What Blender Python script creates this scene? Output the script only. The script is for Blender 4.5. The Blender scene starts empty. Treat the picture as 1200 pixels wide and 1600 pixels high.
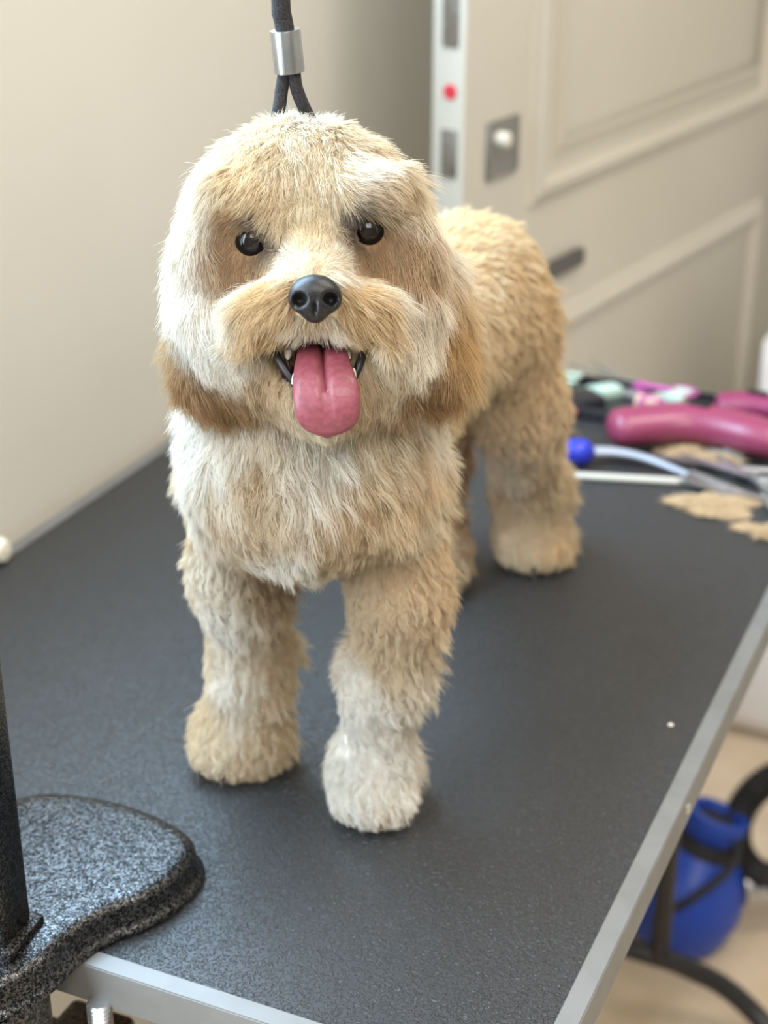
import bpy, bmesh, math, random
import numpy as np
from mathutils import Vector, Matrix
from mathutils.bvhtree import BVHTree
from mathutils.kdtree import KDTree

C = bpy.context.scene.collection
sc = bpy.context.scene
rng = np.random.default_rng(7)
random.seed(5)

# ------------------------------------------------------------------ camera
CAMZ, TZ, F = 1.49, 0.85, 2500.0          # camera height, table top height, focal length in pixels
TH = math.atan(1165 / 2500.0)             # pitch below the horizon
CT, ST = math.cos(TH), math.sin(TH)
cd = bpy.data.cameras.new('camera')
cam = bpy.data.objects.new('camera', cd); C.objects.link(cam)
cam.location = (0, 0, CAMZ)
cam.rotation_euler = (math.pi / 2 - TH, 0, 0)
cd.sensor_fit = 'VERTICAL'; cd.sensor_height = 24; cd.sensor_width = 18
cd.lens = 24 * F / 1600
cd.clip_start = 0.02
cd.dof.use_dof = True
cd.dof.focus_distance = 0.865
cd.dof.aperture_fstop = 3.9
sc.camera = cam

# ------------------------------------------------------------------ light
sc.view_settings.view_transform = 'Standard'
sc.view_settings.look = 'None'
sc.view_settings.exposure = 0.12
sc.view_settings.gamma = 1
sc.view_settings.use_curve_mapping = False
w = bpy.data.worlds.new('room_light'); sc.world = w; w.use_nodes = True
w.node_tree.nodes['Background'].inputs['Color'].default_value = (1.0, 0.95, 0.88, 1)
w.node_tree.nodes['Background'].inputs['Strength'].default_value = 0.65

def area(name, loc, target, size, power, col):
    ld = bpy.data.lights.new(name, 'AREA'); ld.shape = 'RECTANGLE'
    ld.size, ld.size_y = size; ld.energy = power; ld.color = col
    o = bpy.data.objects.new(name, ld); C.objects.link(o); o.location = loc
    o.rotation_euler = (Vector(target) - Vector(loc)).to_track_quat('-Z', 'Y').to_euler()
    return o
area('window_daylight', (-.84, .12, 1.62), (0.02, -.27, 1.50), (1.1, 1.25), 54, (0.74, 0.87, 1.0))
area('window_daylight', (-.395, 1.235, 1.85), (-.395 + .913, 1.235 - .407, 1.85 - .15), (.95, .74), 44, (0.50, 0.75, 1.0))
area('ceiling_lamp', (0.75, 1.0, 2.75), (0.35, 1.25, 0.9), (0.8, 0.8), 22, (1.0, 0.90, 0.76))
area('ceiling_lamp', (0.3, -0.7, 2.6), (0.1, 1.0, 1.0), (1.0, 1.0), 26, (1.0, 0.95, 0.87))

# ------------------------------------------------------------------ helpers
X_ = np.array([1.0, 0, 0]); UP_ = np.array([0, ST, CT]); BK_ = np.array([0, -CT, ST])   # view right, up, towards the viewer
EYE = np.array([0, 0, CAMZ])
def W(u, v, zc):                       # the world point seen at u, v at the depth zc
    return EYE + zc * (X_ * (u - 600) / F - UP_ * (v - 800) / F - BK_)
def WY(u, v, Y):                       # the same for a distance Y along the floor
    yv = -(v - 800) / F
    return W(u, v, Y / (CT + yv * ST))
def zc_of(p): return float(-(np.asarray(p) - EYE) @ BK_)
def on_z(u, v, z):
    r = X_ * (u - 600) / F - UP_ * (v - 800) / F - BK_
    return EYE + r * ((z - CAMZ) / r[2])

def new_mat(name, col=(.5, .5, .5), rough=.5, metal=0.0, spec=.5, coat=0.0):
    m = bpy.data.materials.new(name); m.use_nodes = True
    b = m.node_tree.nodes['Principled BSDF']
    b.inputs['Base Color'].default_value = (*col, 1)
    b.inputs['Roughness'].default_value = rough
    b.inputs['Metallic'].default_value = metal
    b.inputs['Specular IOR Level'].default_value = spec
    b.inputs['Coat Weight'].default_value = coat
    return m
def nd(m, t, **kw):
    n = m.node_tree.nodes.new(t)
    for k, v in kw.items(): setattr(n, k, v)
    return n
def noise_mat(name, c1, c2, scale, rough=.5, metal=0.0, bump=0.0, dist=.001, detail=3.0, lo=.4, hi=.6, spec=.5, coat=0.0, bscale=None):
    m = new_mat(name, c1, rough, metal, spec, coat); T = m.node_tree; L = T.links.new
    b = T.nodes['Principled BSDF']
    tc = nd(m, 'ShaderNodeTexCoord'); n = nd(m, 'ShaderNodeTexNoise'); r = nd(m, 'ShaderNodeValToRGB')
    n.inputs['Scale'].default_value = scale; n.inputs['Detail'].default_value = detail
    r.color_ramp.elements[0].position = lo; r.color_ramp.elements[0].color = (*c1, 1)
    r.color_ramp.elements[1].position = hi; r.color_ramp.elements[1].color = (*c2, 1)
    L(tc.outputs['Object'], n.inputs['Vector']); L(n.outputs['Fac'], r.inputs['Fac']); L(r.outputs['Color'], b.inputs['Base Color'])
    if bump:
        n2 = nd(m, 'ShaderNodeTexNoise'); n2.inputs['Scale'].default_value = bscale or scale; n2.inputs['Detail'].default_value = 2
        bp = nd(m, 'ShaderNodeBump'); bp.inputs['Strength'].default_value = bump; bp.inputs['Distance'].default_value = dist
        L(tc.outputs['Object'], n2.inputs['Vector']); L(n2.outputs['Fac'], bp.inputs['Height']); L(bp.outputs['Normal'], b.inputs['Normal'])
    return m

def tag(o, label=None, cat=None, group=None, kind=None):
    if label: o['label'] = label
    if cat: o['category'] = cat
    if group: o['group'] = group
    if kind: o['kind'] = kind
    return o
def empty(name, loc=(0, 0, 0), rz=0):
    o = bpy.data.objects.new(name, None); C.objects.link(o); o.location = loc; o.rotation_euler[2] = rz
    o.empty_display_size = .05
    return o
def mesh_obj(name, verts, faces, mat, parent=None, smooth=False):
    me = bpy.data.meshes.new(name); me.from_pydata([tuple(map(float, v)) for v in verts], [], [tuple(map(int, f)) for f in faces]); me.update()
    return link_mesh(name, me, mat, parent, smooth)
def link_mesh(name, me, mat, parent=None, smooth=False):
    if mat: me.materials.append(mat)
    if smooth:
        for p in me.polygons: p.use_smooth = True
    o = bpy.data.objects.new(name, me); C.objects.link(o)
    if parent: o.parent = parent
    return o
def bm_obj(name, bm, mat, parent=None, smooth=False):
    bmesh.ops.recalc_face_normals(bm, faces=bm.faces)
    me = bpy.data.meshes.new(name); bm.to_mesh(me); bm.free()
    return link_mesh(name, me, mat, parent, smooth)
def auto(o, ang=35):
    for p in o.data.polygons: p.use_smooth = True
    o.data.set_sharp_from_angle(angle=math.radians(ang)); return o

def add_box(bm, c, size, axes=None, bev=0.0):
    """box of full size around c, along the given three axes"""
    ax = axes or [(1, 0, 0), (0, 1, 0), (0, 0, 1)]
    ax = [np.array(a, float) for a in ax]; c = np.array(c, float)
    vs = []
    for i in (-1, 1):
        for j in (-1, 1):
            for k in (-1, 1):
                vs.append(bm.verts.new(c + ax[0] * i * size[0] / 2 + ax[1] * j * size[1] / 2 + ax[2] * k * size[2] / 2))
    fs = [(0, 1, 3, 2), (4, 6, 7, 5), (0, 4, 5, 1), (2, 3, 7, 6), (0, 2, 6, 4), (1, 5, 7, 3)]
    nf = [bm.faces.new([vs[i] for i in f]) for f in fs]
    if bev:
        es = list({e for f in nf for e in f.edges})
        bmesh.ops.bevel(bm, geom=es, offset=bev, segments=2, profile=.5, affect='EDGES', clamp_overlap=True)
    return bm
def box(name, c, size, mat, parent=None, axes=None, bev=0.0):
    bm = bmesh.new(); add_box(bm, c, size, axes, bev); return auto(bm_obj(name, bm, mat, parent))

def spline(pts, n):
    """Catmull-Rom through pts (any dimension), n samples"""
    P = np.array(pts, float); m = len(P)
    P = np.vstack([2 * P[0] - P[1], P, 2 * P[-1] - P[-2]])
    out = []
    for t in np.linspace(0, m - 1 - 1e-9, n):
        i = int(t); u = t - i; a, b, c, d = P[i:i + 4]
        out.append(.5 * (2 * b + (c - a) * u + (2 * a - 5 * b + 4 * c - d) * u * u + (3 * b - a - 3 * c + d) * u ** 3))
    return np.array(out)
def add_tube(bm, pts, rads, seg=12, squash=1.0, up=None, caps=True):
    pts = [np.array(p, float) for p in pts]; n = len(pts)
    if np.isscalar(rads): rads = [rads] * n
    rings = []; ref = np.array(up if up is not None else (0, 0, 1.0))
    for i, p in enumerate(pts):
        t = pts[min(i + 1, n - 1)] - pts[max(i - 1, 0)]; t /= np.linalg.norm(t) + 1e-12
        a = np.cross(t, ref)
        if np.linalg.norm(a) < .05: a = np.cross(t, (1.0, 0, 0))
        a /= np.linalg.norm(a); b = np.cross(a, t)
        if up is None: ref = b
        rings.append([bm.verts.new(p + rads[i] * (a * math.cos(q) + b * squash * math.sin(q))) for q in np.linspace(0, 2 * math.pi, seg, endpoint=False)])
    for r0, r1 in zip(rings, rings[1:]):
        for k in range(seg): bm.faces.new((r0[k], r0[(k + 1) % seg], r1[(k + 1) % seg], r1[k]))
    if caps: bm.faces.new(rings[0]); bm.faces.new(rings[-1][::-1])
def tube(name, pts, rads, mat, parent=None, seg=12, squash=1.0, up=None):
    bm = bmesh.new(); add_tube(bm, pts, rads, seg, squash, up); return auto(bm_obj(name, bm, mat, parent), 50)
def add_lathe(bm, prof, base, axis=(0, 0, 1), seg=24):
    """profile of (radius, height) pairs around the axis through base"""
    axis = Vector(axis).normalized(); a = axis.orthogonal().normalized(); b = axis.cross(a); base = Vector(base)
    rings = [[bm.verts.new(base + axis * h + (a * math.cos(q) + b * math.sin(q)) * r) for q in [2 * math.pi * k / seg for k in range(seg)]] for r, h in prof]
    for r0, r1 in zip(rings, rings[1:]):
        for k in range(seg): bm.faces.new((r0[k], r0[(k + 1) % seg], r1[(k + 1) % seg], r1[k]))
    bm.faces.new(rings[0]); bm.faces.new(rings[-1][::-1])
def lathe(name, prof, base, mat, parent=None, axis=(0, 0, 1), seg=24):
    bm = bmesh.new(); add_lathe(bm, prof, base, axis, seg); return auto(bm_obj(name, bm, mat, parent), 40)
def add_prism(bm, outline, z0, z1, frame):
    """closed outline (a, b) extruded from z0 to z1 in a frame(a, b, z) -> point"""
    lo = [bm.verts.new(frame(a, b, z0)) for a, b in outline]; hi = [bm.verts.new(frame(a, b, z1)) for a, b in outline]
    n = len(lo)
    for k in range(n): bm.faces.new((lo[k], lo[(k + 1) % n], hi[(k + 1) % n], hi[k]))
    bm.faces.new(lo[::-1]); bm.faces.new(hi)

# ------------------------------------------------------------------ implicit surfaces
class Field:
    def __init__(s, lo, hi, h):
        s.lo = np.array(lo, float); s.h = h
        s.n = np.ceil((np.array(hi) - s.lo) / h).astype(int) + 1
        s.f = np.full(s.n, .5, np.float32)
    def _sub(s, c, R):
        a = np.clip(np.floor((c - R - s.lo) / s.h).astype(int), 0, s.n - 1); b = np.clip(np.ceil((c + R - s.lo) / s.h).astype(int) + 1, 1, s.n)
        sl = tuple(slice(int(i), int(j)) for i, j in zip(a, b))
        g = np.meshgrid(*[(np.arange(i, j) * s.h + l).astype(np.float32) for i, j, l in zip(a, b, s.lo)], indexing='ij')
        return sl, np.stack(g, -1)
    def _mix(s, sl, d, k, sub):
        f = s.f[sl]
        if sub:
            hh = np.maximum(k - np.abs(-d - f), 0) / k; s.f[sl] = np.maximum(-d, f) + hh * hh * k / 4
        else:
            hh = np.maximum(k - np.abs(d - f), 0) / k; s.f[sl] = np.minimum(d, f) - hh * hh * k / 4
    def cone(s, p, r, q, r2, k=.02, sub=False):
        p = np.array(p); q = np.array(q); c = (p + q) / 2; R = np.abs(p - q) / 2 + max(r, r2) + .05
        sl, g = s._sub(c, R); v = (q - p).astype(np.float32)
        t = np.clip(((g - p.astype(np.float32)) @ v) / (v @ v), 0, 1)
        d = np.linalg.norm(g - (p.astype(np.float32) + t[..., None] * v), axis=-1) - (r + (r2 - r) * t)
        s._mix(sl, d, k, sub)
    def ell(s, c, r, axes=(X_, UP_, BK_), k=.02, sub=False):
        c = np.array(c); r = np.array(r, float); sl, g = s._sub(c, np.full(3, r.max() + .05))
        A = np.array(axes, np.float32); l = (g - c.astype(np.float32)) @ A.T
        k0 = np.linalg.norm(l / r, axis=-1); k1 = np.linalg.norm(l / (r * r), axis=-1) + 1e-9
        s._mix(sl, k0 * (k0 - 1) / k1, k, sub)
    def floor(s, z):
        zz = (np.arange(s.n[2]) * s.h + s.lo[2])[None, None, :]
        s.f = np.maximum(s.f, (z - zz).astype(np.float32))
    def mesh(s):
        """surface nets"""
        f = s.f; ins = f < 0
        cnt = sum(ins[i:f.shape[0] - 1 + i, j:f.shape[1] - 1 + j, k:f.shape[2] - 1 + k].astype(np.int8) for i in (0, 1) for j in (0, 1) for k in (0, 1))
        cells = np.argwhere((cnt > 0) & (cnt < 8)); idx = np.full(np.array(f.shape), -1, np.int64)
        idx[tuple(cells.T)] = np.arange(len(cells))
        acc = np.zeros((len(cells), 3)); num = np.zeros(len(cells))
        cor = [np.array((i, j, k)) for i in (0, 1) for j in (0, 1) for k in (0, 1)]
        for a in cor:
            for ax in range(3):
                if a[ax]: continue
                b = a.copy(); b[ax] = 1
                fa = f[tuple((cells + a).T)]; fb = f[tuple((cells + b).T)]
                m = (fa < 0) != (fb < 0); t = np.where(m, fa / np.where(m, fa - fb, 1), 0)
                p = a[None] + t[:, None] * (b - a)[None]
                acc += p * m[:, None]; num += m
        V = (cells + acc / num[:, None]) * s.h + s.lo
        Q = []
        for ax in range(3):
            o1, o2 = [k for k in range(3) if k != ax]
            sl0 = [slice(1, -1)] * 3; sl1 = [slice(1, -1)] * 3; sl0[ax] = slice(0, -1); sl1[ax] = slice(1, None)
            A = ins[tuple(sl0)]; B = ins[tuple(sl1)]
            e = np.argwhere(A != B); off = np.ones(3, int); off[ax] = 0; e = e + off
            flip = ins[tuple(e.T)]
            def cell(d1, d2):
                c = e.copy(); c[:, o1] -= d1; c[:, o2] -= d2; return idx[tuple(c.T)]
            q = np.stack([cell(0, 0), cell(1, 0), cell(1, 1), cell(0, 1)], 1)
            par = flip if ax != 1 else ~flip
            q = np.where(par[:, None], q, q[:, ::-1]); Q.append(q)
        return V, np.vstack(Q)
def np_mesh(name, V, Q):
    me = bpy.data.meshes.new(name); me.vertices.add(len(V)); me.vertices.foreach_set('co', V.astype(np.float32).ravel())
    me.loops.add(Q.size); me.loops.foreach_set('vertex_index', Q.astype(np.int32).ravel())
    me.polygons.add(len(Q)); me.polygons.foreach_set('loop_start', np.arange(len(Q), dtype=np.int32) * Q.shape[1])
    me.update(calc_edges=True); me.validate()
    return me

# table frame: s along its length, w across it, from the near right corner of the mat
GA = math.radians(24.03)
LD = np.array([math.sin(GA), math.cos(GA), 0]); WD = np.array([-math.cos(GA), math.sin(GA), 0]); ZD = np.array([0, 0, 1.0])
T0 = np.array([.0744, .6426, 0])
def TP(s, w_, z): return T0 + LD * s + WD * w_ + ZD * z
TL, TW = 1.045, .633

# ================================================================== the setting
wall_m = noise_mat('wall_paint', (.725, .705, .64), (.745, .725, .66), 3, rough=.55, bump=.05, dist=.002, bscale=60)
wall_b = noise_mat('wall_paint_grey', (.52, .49, .43), (.54, .51, .45), 3, rough=.6)
floor_m = new_mat('floor_tiles', (.5, .4, .3), .35)
T = floor_m.node_tree; bs = T.nodes['Principled BSDF']
tc = nd(floor_m, 'ShaderNodeTexCoord'); n1 = nd(floor_m, 'ShaderNodeTexNoise'); n1.inputs['Scale'].default_value = 4; n1.inputs['Detail'].default_value = 5
rp = nd(floor_m, 'ShaderNodeValToRGB'); rp.color_ramp.elements[0].color = (.50, .39, .26, 1); rp.color_ramp.elements[1].color = (.80, .66, .50, 1)
rp.color_ramp.elements[0].position = .3; rp.color_ramp.elements[1].position = .65
T.links.new(tc.outputs['Object'], n1.inputs['Vector']); T.links.new(n1.outputs['Fac'], rp.inputs['Fac']); T.links.new(rp.outputs['Color'], bs.inputs['Base Color'])
bm = bmesh.new(); add_box(bm, (0.3, 1.2, -.02), (6.5, 7, .04)); tag(bm_obj('floor', bm, floor_m), kind='structure')

bm = bmesh.new(); add_box(bm, (0.3, -1.75, 1.35), (5.6, .1, 2.7)); tag(bm_obj('wall_front', bm, new_mat('dark_wall_paint', (.30, .28, .25), .7)), kind='structure')
bm = bmesh.new(); add_box(bm, (3.0, .4, 1.35), (.1, 4.4, 2.7)); tag(bm_obj('wall_right', bm, new_mat('tan_wall_paint', (.5, .45, .38), .7)), kind='structure')
# left wall: flat along the table's left edge, ending in a rounded corner
WALLW = TW + .03
def wall_frame(a, b, z): return TP(a, b, z)
S_END, R_END = 1.53, .085
out = [(-.22, WALLW), (S_END, WALLW)] + [(S_END + R_END * math.sin(q), WALLW + R_END - R_END * math.cos(q)) for q in np.linspace(.1, math.pi, 16)] + [(-.22, WALLW + 2 * R_END)]
bm = bmesh.new(); add_prism(bm, out, 0, 1.45, wall_frame); add_prism(bm, out, 2.26, 2.7, wall_frame)
add_box(bm, TP(-.185, WALLW + R_END, 1.855), (.07, 2 * R_END, .81), (LD, WD, ZD)); add_box(bm, TP(1.19, WALLW + R_END, 1.855), (.68, 2 * R_END, .81), (LD, WD, ZD))
for q in ((-.22 - .6, .45, 1.2, .90), (-.22 - .6, 2.485, 1.2, .43), (-1.82, 1.35, .8, 2.7)):
    add_box(bm, TP(q[0], WALLW + R_END, q[1]), (q[2], 2 * R_END, q[3]), (LD, WD, ZD))
tag(auto(bm_obj('wall_left', bm, wall_m), 30), kind='structure')
bm = bmesh.new()
for c_, sz in (((-.82, .92), (1.2, .04)), ((-.82, 2.25), (1.2, .04)), ((-.24, 1.585), (.04, 1.31)), ((-1.40, 1.585), (.04, 1.31)), ((-.82, 1.585), (.035, 1.31))):
    add_box(bm, TP(c_[0], WALLW + .06, c_[1]), (sz[0], .05, sz[1]), (LD, WD, ZD), .004)
win_m = new_mat('window_frame_white', (.8, .8, .8), .3)
tag(bm_obj('window_1', bm, win_m), kind='structure')
bm = bmesh.new()
for c_, sz in (((.35, 1.465), (1.0, .03)), ((.35, 2.245), (1.0, .03)), ((-.135, 1.855), (.03, .76)), ((.835, 1.855), (.03, .76))):
    add_box(bm, TP(c_[0], WALLW + .05, c_[1]), (sz[0], .05, sz[1]), (LD, WD, ZD), .004)
tag(bm_obj('window_2', bm, win_m), kind='structure')

# door, standing open beyond the table
DA = math.radians(33.5)
DD = np.array([math.sin(DA), math.cos(DA), 0]); DN = np.array([math.cos(DA), -math.sin(DA), 0])   # along the door, out of its face
D0 = np.array([.0918, 1.85, 0])
def DP(s, e, z): return D0 + DD * s + DN * e + ZD * z
door_m = noise_mat('door_paint', (.55, .515, .44), (.57, .535, .46), 4, rough=.42)
steel_m = noise_mat('brushed_steel', (.30, .29, .27), (.36, .35, .33), 60, rough=.4, metal=.9)
DW = 1.10
door = empty('door_1', DP(0, 0, 0)); tag(door, kind='structure')
def dobj(name, bm, m, par=door, ang=35):
    o = auto(bm_obj(name, bm, m), ang); o.parent = par
    o.matrix_parent_inverse = Matrix.Translation(-Vector(DP(0, 0, 0))) if par is door else Matrix.Identity(4)
    return o
bm = bmesh.new(); add_box(bm, DP(DW / 2, -.022, 1.01), (DW, .044, 1.98), (DD, DN, ZD), .003); dobj('door_leaf', bm, door_m)
def moulding(s0, s1, z0, z1, wdt=.034, hgt=.012):
    """a bead running round a rectangle on the door face"""
    bm = bmesh.new(); prof = [(0, 0), (.006, hgt * .45), (.012, hgt * .5), (.017, hgt), (.026, hgt), (wdt - .004, hgt * .4), (wdt, 0)]
    rings = []
    for k in range(4):
        cs, cz = ((s0, z0), (s1, z0), (s1, z1), (s0, z1))[k]; sg = ((1, 1), (-1, 1), (-1, -1), (1, -1))[k]
        rings.append([bm.verts.new(DP(cs + sg[0] * d, h, cz + sg[1] * d)) for d, h in prof])
    for k in range(4):
        a, b = rings[k], rings[(k + 1) % 4]
        for j in range(len(prof) - 1): bm.faces.new((a[j], a[j + 1], b[j + 1], b[j]))
    dobj('moulding', bm, door_m, ang=25)
moulding(.156, .965, .985, 1.86)
moulding(.215, .870 + .055, 1.035, 1.81, .02, .007)
moulding(.156, .985, .14, .832)
# lock plate with its round turn, the strike plates of the edge, the long pull
bm = bmesh.new(); add_box(bm, DP(.087, .003, 1.077), (.074, .006, .068), (DD, DN, ZD), .002); lp = dobj('lock_plate', bm, steel_m)
bm = bmesh.new(); add_lathe(bm, [(.009, 0), (.009, .012), (.007, .014), (.001, .014)], DP(.072, .006, 1.09), DN, 16)
kn = auto(bm_obj('thumb_turn', bm, new_mat('pale_knob', (.75, .72, .62), .3)), 40); kn.parent = lp
lp['label'] = 'grey square lock plate'
for z0, z1 in ((1.203, 1.30), (1.055, 1.11)):
    bm = bmesh.new(); add_box(bm, DP(-.0015, -.019, (z0 + z1) / 2), (.003, .021, z1 - z0), (DD, DN, ZD), .001); dobj('latch_plate', bm, steel_m)
bm = bmesh.new(); add_lathe(bm, [(.0085, 0), (.0085, .002), (.001, .0025)], DP(0, -.019, 1.153), -DD, 16)
rd = dobj('round_sticker', bm, new_mat('red_spot', (.62, .03, .05), .4)); rd['label'] = 'small red dot'
bm = bmesh.new(); add_box(bm, DP(.205, .006, .892), (.21, .012, .024), (DD, DN, ZD), .005)
hd = dobj('door_handle', bm, new_mat('dark_steel', (.13, .12, .11), .45, .6)); hd['label'] = 'dark grey bar handle'

# wall at the back right, running from behind the hinge side of the door, and its skirting
BX = np.array([.90, -.436, 0]); BX /= np.linalg.norm(BX); BNn = np.array([-BX[1], BX[0], 0])
B0 = DP(DW + .015, -.03, 0)
bm = bmesh.new(); add_box(bm, B0 + BX * 1.2 + BNn * .05 + ZD * 1.35, (2.6, .1, 2.7), (BX, BNn, ZD)); tag(bm_obj('wall_back', bm, wall_b), kind='structure')
bm = bmesh.new(); add_box(bm, B0 + BX * 1.22 - BNn * .008 + ZD * .05, (2.4, .016, .1), (BX, BNn, ZD), .003)
tag(bm_obj('baseboard_back', bm, new_mat('white_gloss', (.75, .73, .70), .3)), kind='structure')

# white cabinet by that wall
white_m = new_mat('white_laminate', (.86, .85, .86), .35)
ctop = WY(1190, 535, 2.30); CH = ctop[2]
cab = empty('storage_cabinet', (ctop[0], ctop[1], 0), -math.atan2(.436, .9)); tag(cab, 'white cabinet standing on the floor at the right edge of the frame', 'cabinet')
def cb(name, c, size, m, par=None, bev=.003):
    bm = bmesh.new(); add_box(bm, c, size, None, bev); o = auto(bm_obj(name, bm, m)); o.parent = par or cab
    return o
cb('carcass', (.2, .13, CH / 2 + .01), (.4, .24, CH - .02), white_m)
for q in range(3):
    dh = (CH - .06) / 3
    dr = cb('drawer', (.2, .002, .04 + (q + .5) * dh), (.38, .018, dh - .01), white_m)
    cb('handle', (.2, -.014, .04 + (q + .75) * dh), (.12, .018, .01), steel_m, dr)
cb('plinth', (.2, .14, .012), (.38, .2, .024), white_m)

# knob on the left wall
kp = TP(.402, WALLW, .862)
kb = lathe('wall_knob', [(.012, 0), (.012, .004), (.006, .008), (.006, .018), (.011, .022), (.0125, .03), (.009, .037), (.001, .039)], kp, new_mat('cream_plastic', (.85, .81, .70), .3), axis=-WD, seg=20)
tag(kb, 'small cream knob on the plain left wall above the table edge', 'knob')

# ================================================================== the grooming table
rub = new_mat('pebbled_black_rubber', (.02, .022, .026), .52, spec=1.0)
rub.node_tree.nodes['Principled BSDF'].inputs['IOR'].default_value = 1.52
Tn = rub.node_tree; b = Tn.nodes['Principled BSDF']; Lk = Tn.links.new
tc = nd(rub, 'ShaderNodeTexCoord')
nA = nd(rub, 'ShaderNodeTexNoise'); nA.inputs['Scale'].default_value = 390; nA.inputs['Detail'].default_value = 1.5; nA.inputs['Distortion'].default_value = .8
rA = nd(rub, 'ShaderNodeValToRGB'); rA.color_ramp.elements[0].position = .43; rA.color_ramp.elements[1].position = .54
nB = nd(rub, 'ShaderNodeTexNoise'); nB.inputs['Scale'].default_value = 6; nB.inputs['Detail'].default_value = 4
rB = nd(rub, 'ShaderNodeValToRGB'); rB.color_ramp.elements[0].color = (.011, .012, .014, 1); rB.color_ramp.elements[1].color = (.018, .019, .021, 1)
bp = nd(rub, 'ShaderNodeBump'); bp.inputs['Strength'].default_value = 1.0; bp.inputs['Distance'].default_value = .0011
Lk(tc.outputs['Object'], nA.inputs['Vector']); Lk(tc.outputs['Object'], nB.inputs['Vector'])
Lk(nA.outputs['Fac'], rA.inputs['Fac']); Lk(rA.outputs['Color'], bp.inputs['Height']); Lk(bp.outputs['Normal'], b.inputs['Normal'])
Lk(nB.outputs['Fac'], rB.inputs['Fac']); Lk(rB.outputs['Color'], b.inputs['Base Color'])
alu = noise_mat('anodised_aluminium', (.215, .215, .21), (.24, .24, .235), 30, rough=.55, metal=.35)
black_m = new_mat('black_enamel', (.012, .012, .013), .35)
rubber_m = new_mat('black_rubber', (.015, .015, .016), .7)
zinc = noise_mat('zinc_plated_steel', (.55, .56, .57), (.62, .63, .64), 200, rough=.3, metal=.9)

tab = empty('grooming_table', (0, 0, 0))
tab.location = T0; tag(tab, 'grooming table with pebbled black rubber top and silver aluminium edge trim', 'grooming table')
TI = Matrix.Translation(-Vector(T0))
def tpart(o): o.parent = tab; o.matrix_parent_inverse = TI; return o
bm = bmesh.new(); add_prism(bm, [(0, 0), (0, TW), (TL, TW), (TL, 0)], TZ - .003, TZ, lambda a, b_, z: TP(a, b_, z)); tpart(bm_obj('rubber_mat', bm, rub))
bm = bmesh.new(); add_prism(bm, [(.0, .0), (.0, TW), (TL, TW), (TL, .0)], TZ - .022, TZ - .003, lambda a, b_, z: TP(a, b_, z)); tpart(bm_obj('board', bm, new_mat('plywood', (.30, .20, .12), .6)))
FW = .0125
def trim_profile(side):
    # an L of aluminium: top flange and outer skirt
    bm = bmesh.new()
    prof = [(-.0012, TZ + .0012), (FW, TZ + .0012), (FW, TZ - .026), (FW - .002, TZ - .026), (FW - .002, TZ - .0035), (-.0012, TZ - .0035)]
    cor = [((0, 0), (-1, -1)), ((TL, 0), (1, -1)), ((TL, TW), (1, 1)), ((0, TW), (-1, 1))]
    a, c = cor[side], cor[(side + 1) % 4]
    rings = [[bm.verts.new(TP(q[0][0] + q[1][0] * d, q[0][1] + q[1][1] * d, z)) for d, z in prof] for q in (a, c)]
    n = len(prof)
    for k in range(n): bm.faces.new((rings[0][k], rings[0][(k + 1) % n], rings[1][(k + 1) % n], rings[1][k]))
    bm.faces.new(rings[0]); bm.faces.new(rings[1][::-1])
    es = [e for e in bm.edges if abs(e.verts[0].co.z - TZ - .0012) < 1e-5 and abs(e.verts[1].co.z - TZ - .0012) < 1e-5 and abs((e.verts[0].co - e.verts[1].co).length) > .3]
    bmesh.ops.bevel(bm, geom=es, offset=.0008, segments=2, affect='EDGES')
    return tpart(auto(bm_obj('edge_trim', bm, alu), 30))
trims = [trim_profile(k) for k in range(4)]
for s_, z_ in ((.03, .838), (.303, .8485 - .010), (.58, .838), (.86, .838)):
    bm = bmesh.new(); add_lathe(bm, [(.0042, 0), (.0042, .0008), (.0030, .0018), (.0008, .0021)], TP(s_, -FW, z_), -WD, 14)
    o = auto(bm_obj('screw', bm, zinc), 40); o.parent = trims[0]
# legs and base tubes
def leg(s0, w0, s1, w1, z1):
    tpart(tube('leg', [TP(s0, w0, TZ - .022), TP(s1, w1, z1)], .0125, black_m))
lp_ = on_z(1030, 1495, .12)
sl, wl = (lp_ - T0) @ LD, (lp_ - T0) @ WD
leg(sl, wl, sl, wl, .12); leg(sl, TW - wl, sl, TW - wl, .12); leg(.12, wl + .1, .12, wl + .1, .12); leg(.12, TW - wl, .12, TW - wl, .12)
pr = on_z(1205, 1612, .035)
fpts = spline([TP(sl, TW - wl, .12), TP(sl, (TW - wl) * .6 + wl * .4, .12), TP(sl, wl + .02, .12), on_z(1075, 1513, .10), on_z(1140, 1548, .07), pr, pr + np.array([.04, -.09, -.012])], 40)
foot = tpart(tube('foot_tube', fpts, .0135, black_m))
foot2 = tpart(tube('foot_tube', [TP(.12, TW - wl, .12), TP(.12, wl + .1, .12), TP(.12, .0, .02)], .0135, black_m))
for p in (TP(sl, TW - wl, 0), TP(.12, TW - wl, 0), TP(.12, wl + .1, 0)):
    tpart(lathe('rubber_foot', [(.018, 0), (.018, .03), (.012, .12)], p, rubber_m))

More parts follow.
